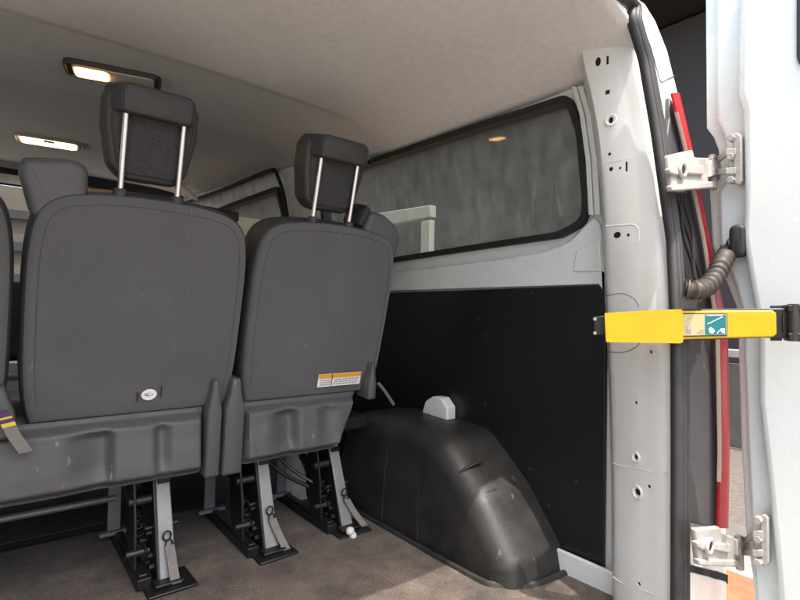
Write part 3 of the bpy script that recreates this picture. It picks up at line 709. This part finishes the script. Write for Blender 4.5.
# ================================================================= SEATS
EH = Vector((0,-.2425,.970)); EW = Vector((0,.970,.2425))
def sframe(xc): return Fr((xc,1.305,.40), (1,0,0), EH, EW)
HWID = .2255
def back_outline(s):                                                     # s: side that carries the belt guide (+1 right)
    w_ = HWID
    hf_ = [(.207,.004),(.2175,.05),(.2235,.12),(.2255,.22),(.2255,.32),(.2225,.385),(.2145,.435),(.198,.468),(.165,.491),(.11,.503),(.05,.508)]
    pts = [(a, b, 0) for a, b in hf_]+[(0,.509,0)]+[(-a, b, 0) for a, b in hf_[::-1]]
    return [(p.x, p.y) for p in spline(pts, 3)][::-1]
def backrest(xc, par, s):
    f = sframe(xc); ol = back_outline(s); puff = lambda a, b: -.007*(1-(a/HWID)**2)*max(0, 1-((b-.26)/.28)**2)
    bm = bmesh.new(); pillow(bm, ol, [(.05,.125),(.012,.12),(.002,.10),(0,.07),(.0,.04),(.002,.016),(.006,.007),(.014,.004)], f); br = obj('backrest', bm, 'leather', par, ang=70)
    # fabric panel on the back, with wrinkles
    bm = bmesh.new(); pn = offset(ol, .007); rs = []
    def wr(a, b): return puff(a, b)+.0012*mnoise.noise(Vector((a*14+xc*9, b*10, 2)))
    for ins, dep in ((0,.012),(.001,.004),(.006,-.001),(.012,-.0025)): rs.append([f(a, b, dep+wr(a, b)*(0 if ins == 0 else 1)) for a, b in offset(pn, ins)])
    for k in range(1, 13):
        t = 1-k/13; q = offset(pn, .012); cx_, cy_ = 0, .26
        rs.append([f(cx_+(a-cx_)*t, cy_+(b-cy_)*t, -.0025+wr(cx_+(a-cx_)*t, cy_+(b-cy_)*t)) for a, b in q])
    rings(bm, rs); fp = obj('back_panel', bm, 'seat_fabric', br, ang=70)
    # stitched seam following the shoulder line
    bm = bmesh.new(); q = [pt for pt in offset(ol, .026) if pt[1] > .05 and not (abs(pt[0]) < HWID-.05 and pt[1] < .1)]
    q.sort(key=lambda c: atan2(c[0], c[1]-.2)); tube(bm, [f(a, b, -.0026+wr(a, b)) for a, b in q], .0008, 6); obj('seam', bm, 'seam', br)
    return br
def headrest(xc, par):
    f = sframe(xc)
    # fabric faced cushion (front) and overhanging leather cap (rear)
    ol = rpoly([(-.080,.560),(-.055,.532),(.055,.532),(.080,.560),(.095,.640),(.095,.700),(.080,.728),(-.080,.728),(-.095,.700),(-.095,.640)], [.03,.03,.03,.03,.06,.03,.03,.03,.03,.06], 5)
    bm = bmesh.new(); pillow(bm, ol, [(.05,.118),(.014,.112),(.003,.098),(0,.080),(0,.055),(.004,.040),(.010,.034)], f, cap0=True); hr = obj('headrest', bm, 'leather', par, ang=70)
    bm = bmesh.new(); pn = [(a, min(b, .69)) for a, b in offset(ol, .014)]
    pillow(bm, pn, [(0,.036),(.002,.029),(.006,.0265)], f); obj('fabric_back', bm, 'head_fabric', hr, ang=60)
    rs = []
    cp = rpoly([(-.07,.668),(.07,.668),(.07,.728),(-.07,.728)], [.012,.012,.02,.02], 5)
    bm = bmesh.new()
    for dep, wd, dz in ((.075,1.30,0),(.05,1.26,0),(.03,1.17,0),(.012,1.08,0),(.002,1.01,0),(-.005,.97,.002),(-.008,.90,.007)):
        rs.append([f(a*wd, (b if dz == 0 else lerp(b, .70, dz/.035)), dep) for a, b in cp])
    rings(bm, rs); obj('cap', bm, 'leather', hr, ang=70)
    bm = bmesh.new()
    for s in (-1, 1): tube(bm, spline([f(s*.0675,.671,-.0065), f(s*.070,.69,-.0065), f(s*.0695,.715,-.0045)], 4), .0009, 6)
    obj('seam', bm, 'seam', hr)
    for s in (-1, 1):
        bm = bmesh.new(); cyl(bm, f(s*.0565,.48,.018), f(s*.0565,.69,.018), .0060, 14); obj('post', bm, 'chrome', hr)
        bm = bmesh.new(); tube(bm, [f(s*.0565,.498,.018), f(s*.0565,.510,.018), f(s*.0565,.516,.018)], [.014,.014,.011], 16)
        box_ = [f(s*.0565+a, .506+b, .018) for a, b in ((0,0),)]; obj('post_sleeve', bm, 'leather', hr, ang=40)
    return hr
def belt_guide(xc, par, s):
    f = sframe(xc); ol = [(.085,.47),(.108,.556),(.16,.550),(.205,.528),(.232,.487),(.226,.43),(.19,.42)] if s > 0 else [(.118,.44),(.124,.546),(.15,.560),(.233,.545),(.236,.515),(.216,.44),(.17,.42)]
    ol = rpoly([(s*a, b) for a, b in ol], [.022,.022,.03,.03,.03,.022,.022], 5)
    bm = bmesh.new(); pillow(bm, ol, [(.016,.115),(.004,.105),(0,.085),(0,.032),(.0015,.021),(.005,.013),(.011,.009),(.018,.008)], f); g = obj('belt_guide', bm, 'grey_plastic', par, ang=75)
    if s < 0: return
    bm = bmesh.new(); e = rpoly([(s*a, b) for a, b in [(.070,.508),(.078,.552),(.092,.570),(.112,.560),(.100,.535),(.088,.508)]], .006, 4)
    pillow(bm, e, [(.004,.10),(0,.09),(0,.02),(.004,.012)], f); obj('end_cap', bm, 'dark_plastic', g, ang=50)
def shroud(x0, x1, par, dents, slant=0):
    def h(x, z):
        d = 0
        for a, b, c, k in dents: d = max(d, k*sstep(a,b,x)*(1-sstep(b,c,x))*(1-sstep(.366,.394,z+.25*max(0,x-b)))*lerp(.35,1,sstep(.256,.31,z)))
        edge = sstep(.255,.275,z)*(1-sstep(.382,.405,z)); xe = x1-slant*(.405-z)/.15; ends = sstep(x0,x0+.012,x)*(1-sstep(xe-.014,xe,x))
        return 1.303-.030*edge*ends-.010*ends*sstep(.40,.27,z)+.030*d
    bm = bmesh.new(); nx = max(20, int((x1-x0)/.006)); fn = lambda i, j: (lerp(x0,x1-slant*(1-j),i), h(lerp(x0,x1-slant*(1-j),i), lerp(.252,.411,j))+.0015*mnoise.noise(Vector((i*18,j*5,x0))), lerp(.252,.411,j))
    g = hfield(bm, nx, 36, fn)
    # close it into a solid with a back, top and underside
    for row, z in ((g[0], .262), (g[-1], .411), ([q[-1] for q in g], None), ([q[0] for q in g], None)):
        bk = [bm.verts.new((v.co.x, 1.40, v.co.z if z is None else z)) for v in row]
        for i in range(len(row)-1): bm.faces.new((row[i], row[i+1], bk[i+1], bk[i]))
    return obj('base_shroud', bm, 'grey_plastic', par, ang=60)
def leg(x, par, tx=0, strap=None):
    """rear inclined plate with side plate, floor rail, front stanchion and link"""
    y0, y1, zt = 1.287, 1.372, .262
    bm = bmesh.new(); prism(bm, [(x-.019,y0,.012),(x+.019,y0,.012),(x+tx+.016,y1,zt),(x+tx-.016,y1,zt)], (0,.012,.002)); lg = obj('leg', bm, 'galv', par, bevel=.003)
    bm = bmesh.new(); prism(bm, [(x-.024,1.29,.01),(x-.024,1.375,.27),(x-.024,1.50,.27),(x-.024,1.48,.17),(x-.024,1.41,.06),(x-.024,1.38,.01)], (.008,0,0))
    prism(bm, [(x+.012,1.30,.01),(x+.012,1.38,.24),(x+.012,1.45,.24),(x+.012,1.38,.05)], (.006,0,0)); obj('side_plate', bm, 'black_metal', lg, bevel=.002)
    bm = nbox((x-.055,1.24,.0),(x+.055,1.345,.009)); box(bm, (x-.035,1.262,.009), (x+.03,1.30,.018)); obj('foot', bm, 'black_metal', lg, bevel=.004)
    bm = nbox((x-.068,1.29,.004),(x-.036,1.64,.030),(x-.062,1.30,.03),(x-.042,1.63,.036)); obj('rail', bm, 'black_metal', lg, bevel=.004)
    bm = nbox((x-.078,1.606,.03),(x-.046,1.616,.27)); box(bm, (x-.10,1.585,.028), (x-.02,1.60,.038)); obj('stanchion', bm, 'stanchion_grey', lg, bevel=.002)
    bm = bmesh.new(); cyl(bm, (x-.04,1.33,.075), (x-.04,1.45,.085), .004, 10); obj('bolt', bm, 'dark_steel', lg)
    bm = bmesh.new(); prism(bm, [(x-.066,1.335,.03),(x-.066,1.40,.03),(x-.066,1.43,.09),(x-.066,1.435,.16),(x-.066,1.42,.26),(x-.066,1.375,.26),(x-.066,1.345,.14)], (.007,0,0)); obj('side_plate', bm, 'black_metal', lg, bevel=.002)
    bm = bmesh.new(); cyl(bm, (x-.075,1.37,.185), (x-.02,1.37,.185), .011, 14); obj('spindle', bm, 'dark_steel', lg, bevel=.001)
    bm = bmesh.new(); cyl(bm, (x-.082,1.345,.07), (x-.03,1.345,.07), .008, 12); obj('spindle', bm, 'dark_steel', lg, bevel=.001)
    bm = bmesh.new(); hp_ = [Vector((x-.05,lerp(1.53,1.37,t),lerp(.21,.105,t)))+Vector((.011*cos(t*2*pi*9),.004*sin(t*2*pi*9),.009*sin(t*2*pi*9))) for t in [k/110 for k in range(111)]]; tube(bm, hp_, .0022, 6); obj('spring', bm, 'dark_steel', lg)
    bm = bmesh.new(); ribbon(bm, [(x-.045,1.56,.245),(x-.045,1.47,.16),(x-.042,1.40,.095),(x-.04,1.36,.085)], (.02,0,0), .014); obj('link', bm, 'black_metal', lg, bevel=.003)
    bm = bmesh.new()
    tube(bm, spline([(x-.03,1.47,.18),(x-.036,1.42,.13),(x-.03,1.38,.11),(x-.03,1.36,.095),(x-.036,1.345,.11)], 5), .0035, 8)
    for z, yy in ((.035,1.33),(.055,1.345),(.105,1.36),(.03,1.37)): cyl(bm, (x-.034,yy,z), (x-.016,yy,z), .0065, 10)
    cyl(bm, (x-.04,1.352,.12), (x+.035,1.352,.12), .004, 10)
    obj('spring_clip', bm, 'dark_steel', lg)
    bm = nbox((x+tx*.9-.013,1.352,.222),(x+tx*.9+.015,1.362,.236)); obj('clamp', bm, 'black_metal', lg, bevel=.001)
    # webbing loop through a ring
    sx = strap if strap is not None else .004
    bm = bmesh.new(); c = Vector((x, 1.318, .108)); tube(bm, [c+Vector((.009*cos(2*pi*k/14), -.008, .011*sin(2*pi*k/14))) for k in range(15)], .0022, 8, cap=False)
    tube(bm, [c+Vector((.004+.008*cos(2*pi*k/14), -.012, -.020+.012*sin(2*pi*k/14))) for k in range(15)], .002, 8, cap=False); obj('ring', bm, 'black_metal', lg)
    bm = bmesh.new(); ribbon(bm, spline([(x+.004,1.302,.088),(x+.006+sx*.4,1.292,.055),(x+.006+sx,1.272,.018),(x+.008+sx,1.262,.013)], 6), (.021,0,0), .003); obj('strap', bm, 'webbing', lg)
    return lg
def hinge_cover(par, x0, x1, z0, z1, m='grey_plastic', y=1.297, lean=0, taper=.45):
    bm = bmesh.new(); c = (x0+x1)/2; h = (x1-x0)/2
    zk = max(lerp(z0,z1,.45), min(.405, z1-.05)); ol = rpoly([(-h,z0),(h,z0),(h,zk),(h*.62,lerp(zk,z1,.5)),(h*taper,z1),(-h*taper,z1),(-h*.62,lerp(zk,z1,.5)),(-h,zk)], [.006,.006,.02,.02,.008,.008,.02,.02], 5)
    pillow(bm, ol, [(.004,.07),(0,.06),(0,.006),(.002,.001),(.006,-.001)], Fr((c,y,0), (1,0,0), (lean,-.08,1), (0,1,.08))); return obj('hinge_cover', bm, m, par, ang=75)

# ---- double bench (left and middle places)
bench = empty('bench_seat', (.04,1.3,0), 'dark grey double rear seat with two backrests and raised headrest, on the left', 'seat', 'rear row seats')
for xc, s in ((-.192,-1), (.270,-1)):
    backrest(xc, bench, s); headrest(xc-.009, bench); belt_guide(xc, bench, s)
shroud(-.415, .418, bench, [(.115,.203,.226,1),(.297,.318,.348,.6),(-.335,-.255,-.23,1)])
hinge_cover(bench, .420, .456, .238, .482)
hinge_cover(bench, -.010, .043, .395, .500, y=1.285, taper=.3)
leg(.345, bench); leg(-.265, bench)
bm = nbox((-.39,1.32,.285),(.46,1.82,.33)); obj('seat_pan', bm, 'black_metal', bench, bevel=.01)
bm = nbox((-.40,1.42,.33),(.475,1.86,.44)); obj('seat_cushion', bm, 'leather', bench, bevel=.035, bseg=5)
bm = bmesh.new(); cyl(bm, (-.40,1.605,.125), (.285,1.605,.125), .009, 14); obj('cross_tube', bm, 'galv', bench)
bm = bmesh.new(); f = sframe(.270)
# small square pictogram sticker on the middle backrest
def decal(par, name, f, a0, b0, a1, b1, off, m, th=.0006):
    bm = bmesh.new(); rings(bm, [[f(a, b, off-k) for a, b in ((a0,b0),(a1,b0),(a1,b1),(a0,b1))] for k in (0, th)]); return obj(name, bm, m, par)
def seat_ab(u, v, xc):                                                   # sight line met with the seat-back plane, in seat coordinates
    p = PN(u, v, EW, EW.dot(Vector((xc,1.305,.40)))-.004) - Vector((xc,1.305,.40)); return p.x, p.dot(EH)
fm = sframe(.270); a0, b1 = seat_ab(140,388.5,.27); a1, b0 = seat_ab(157,399,.27)
br = [o for o in bench.children if o.name.startswith('backrest')][1]
dz = -.0085
def oval(name, ca, cb, ra, rb, off, m):
    bm = bmesh.new(); rings(bm, [[fm(ca+ra*cos(2*pi*k/28), cb+rb*sin(2*pi*k/28), off-q) for k in range(28)] for q in (0, .0006)]); return obj(name, bm, m, br)
ca, cb_ = (a0+a1)/2, (b0+b1)/2
oval('sticker', ca, cb_, .0165, .0135, dz, 'white_print'); oval('sticker_print', ca-.001, cb_+.0005, .0095, .0045, dz-.0009, 'grey_print'); oval('sticker_print', ca+.002, cb_+.0015, .0045, .0025, dz-.0018, 'white_print')
decal(br, 'sticker_tick', fm, a0-.006, cb_-.016, a0-.003, cb_+.010, dz, 'black_print'); decal(br, 'sticker_tick', fm, a1+.005, cb_-.008, a1+.008, cb_+.020, dz, 'black_print')
# tether strap with coloured bands hanging on the hinge cover
bm = bmesh.new(); ribbon(bm, spline([PY(3,413,1.243), PY(12,432,1.244), PY(20,444,1.245), PY(26,452,1.246)], 5), (.021,0,.004), .003); stp = obj('strap', bm, 'webbing', bench)
for (u0, v0, u1, v1, m) in ((2,412,4.5,417,'purple_web'), (4.6,417.2,5.6,419,'yellow_web'), (5.8,419.4,7.4,422.4,'purple_web'), (7.6,422.8,9.4,426.4,'yellow_web')):
    bm = bmesh.new(); ribbon(bm, [PY(u0,v0,1.2415), PY(u1,v1,1.2422)], (.0215,0,.004), .004); obj('band', bm, m, stp)
# ---- single seat (right)
single = empty('single_seat', (.727,1.3,0), 'dark grey single rear seat with warning label, next to the wheel arch', 'seat', 'rear row seats')
backrest(.728, single, 1); headrest(.7155, single); belt_guide(.728, single, 1)
shroud(.517, .872, single, [(.575,.652,.676,1),(.72,.765,.80,.3)], .07)
hinge_cover(single, .464, .514, .235, .482)
hinge_cover(single, .890, .918, .390, .500, y=1.285, taper=.3)
leg(.608, single, 0, .022); leg(.848, single, -.01, .035)
bm = nbox((.50,1.32,.285),(.94,1.82,.33)); obj('seat_pan', bm, 'black_metal', single, bevel=.01)
bm = nbox((.50,1.42,.33),(.95,1.86,.44)); obj('seat_cushion', bm, 'leather', single, bevel=.035, bseg=5)
bm = bmesh.new(); ribbon(bm, spline([PY(378,383,1.29), PY(384,390,1.29), PY(390,399,1.29), PY(394,405,1.29)], 4), (.010,.006,.004), .004); obj('release_lever', bm, 'galv', single)
bm = bmesh.new(); tube(bm, spline([(.60,1.50,.26),(.68,1.46,.22),(.74,1.42,.16),(.80,1.38,.12),(.81,1.37,.135)], 6), .005, 8); tube(bm, spline([(.58,1.52,.24),(.66,1.5,.20),(.73,1.46,.14),(.80,1.40,.10)], 6), .006, 8); tube(bm, [(.66,1.60,.28),(.66,1.58,.10),(.64,1.55,.03)], .005, 8); obj('linkage', bm, 'dark_steel', single)
fs = sframe(.728); brs = [o for o in single.children if o.name.startswith('backrest')][0]
a0, b1 = seat_ab(318,374,.728); a1, b0 = seat_ab(358.5,383,.728)
def quad(par, name, s0, t0, s1, t1, off, m):                             # pieces of the warning label, in label fractions
    return decal(brs, name, fs, lerp(a0,a1,s0), lerp(b1,b0,t0)+.0, lerp(a0,a1,s1), lerp(b1,b0,t1), off, m)
quad(brs, 'warning_label', 0, 0, 1, 1, dz, 'white_print')
quad(brs, 'label_print', .01, .02, .99, .34, dz-.0009, 'orange_print'); quad(brs, 'label_print', .30, .03, .315, .97, dz-.0018, 'black_print')
bm = bmesh.new(); rnd = random.Random(3)
for r in range(3):
    x = .05
    while x < .95:
        l = rnd.uniform(.02,.07)
        if not .27 < x < .33 and x+l < .97: rings(bm, [[fs(lerp(a0,a1,s), lerp(b1,b0,t), dz-.0009-k) for s, t in ((x,.44+r*.17),(x+l,.44+r*.17),(x+l,.53+r*.17),(x,.53+r*.17))] for k in (0,.0006)])
        x += l+.018
obj('label_print', bm, 'grey_print', brs)
# ---- seats of the row in front: only their shoulders show
row = empty('front_row_seat', (.5,2.35,0), 'dark bench of the row ahead with shoulders above the rear seats', 'seat', 'seats of the row ahead')
fb = Fr((.62,2.2,.42), (1,0,0), EH, EW)
bm = bmesh.new(); pillow(bm, rpoly([(-.20,0),(.20,0),(.20,.60),(-.20,.60)], .08, 5), [(.03,.12),(0,.09),(0,.03),(.02,0)], fb); obj('backrest', bm, 'leather', row, ang=60)
a, b_ = PY(196,206,2.12), PY(240,209,2.12)
bm = bmesh.new(); pillow(bm, rpoly([(a.x-.05,a.z-.03),(b_.x,b_.z-.055),(b_.x,b_.z-.012),(a.x-.05,a.z+.012)], .012, 4), [(.008,.10),(0,.09),(0,.01),(.006,0)], Fr((0,2.12,0), (1,0,0), (0,0,1), (0,1,0))); obj('belt_guide', bm, 'dark_plastic', row, ang=50)
bm = nbox((-.35,2.1,.25),(.82,2.6,.42)); obj('seat_cushion', bm, 'leather', row, bevel=.04)
for x in (-.25, .25, .72): obj('leg', nbox((x-.03,2.2,.0),(x+.03,2.5,.26)), 'black_metal', row, bevel=.004)
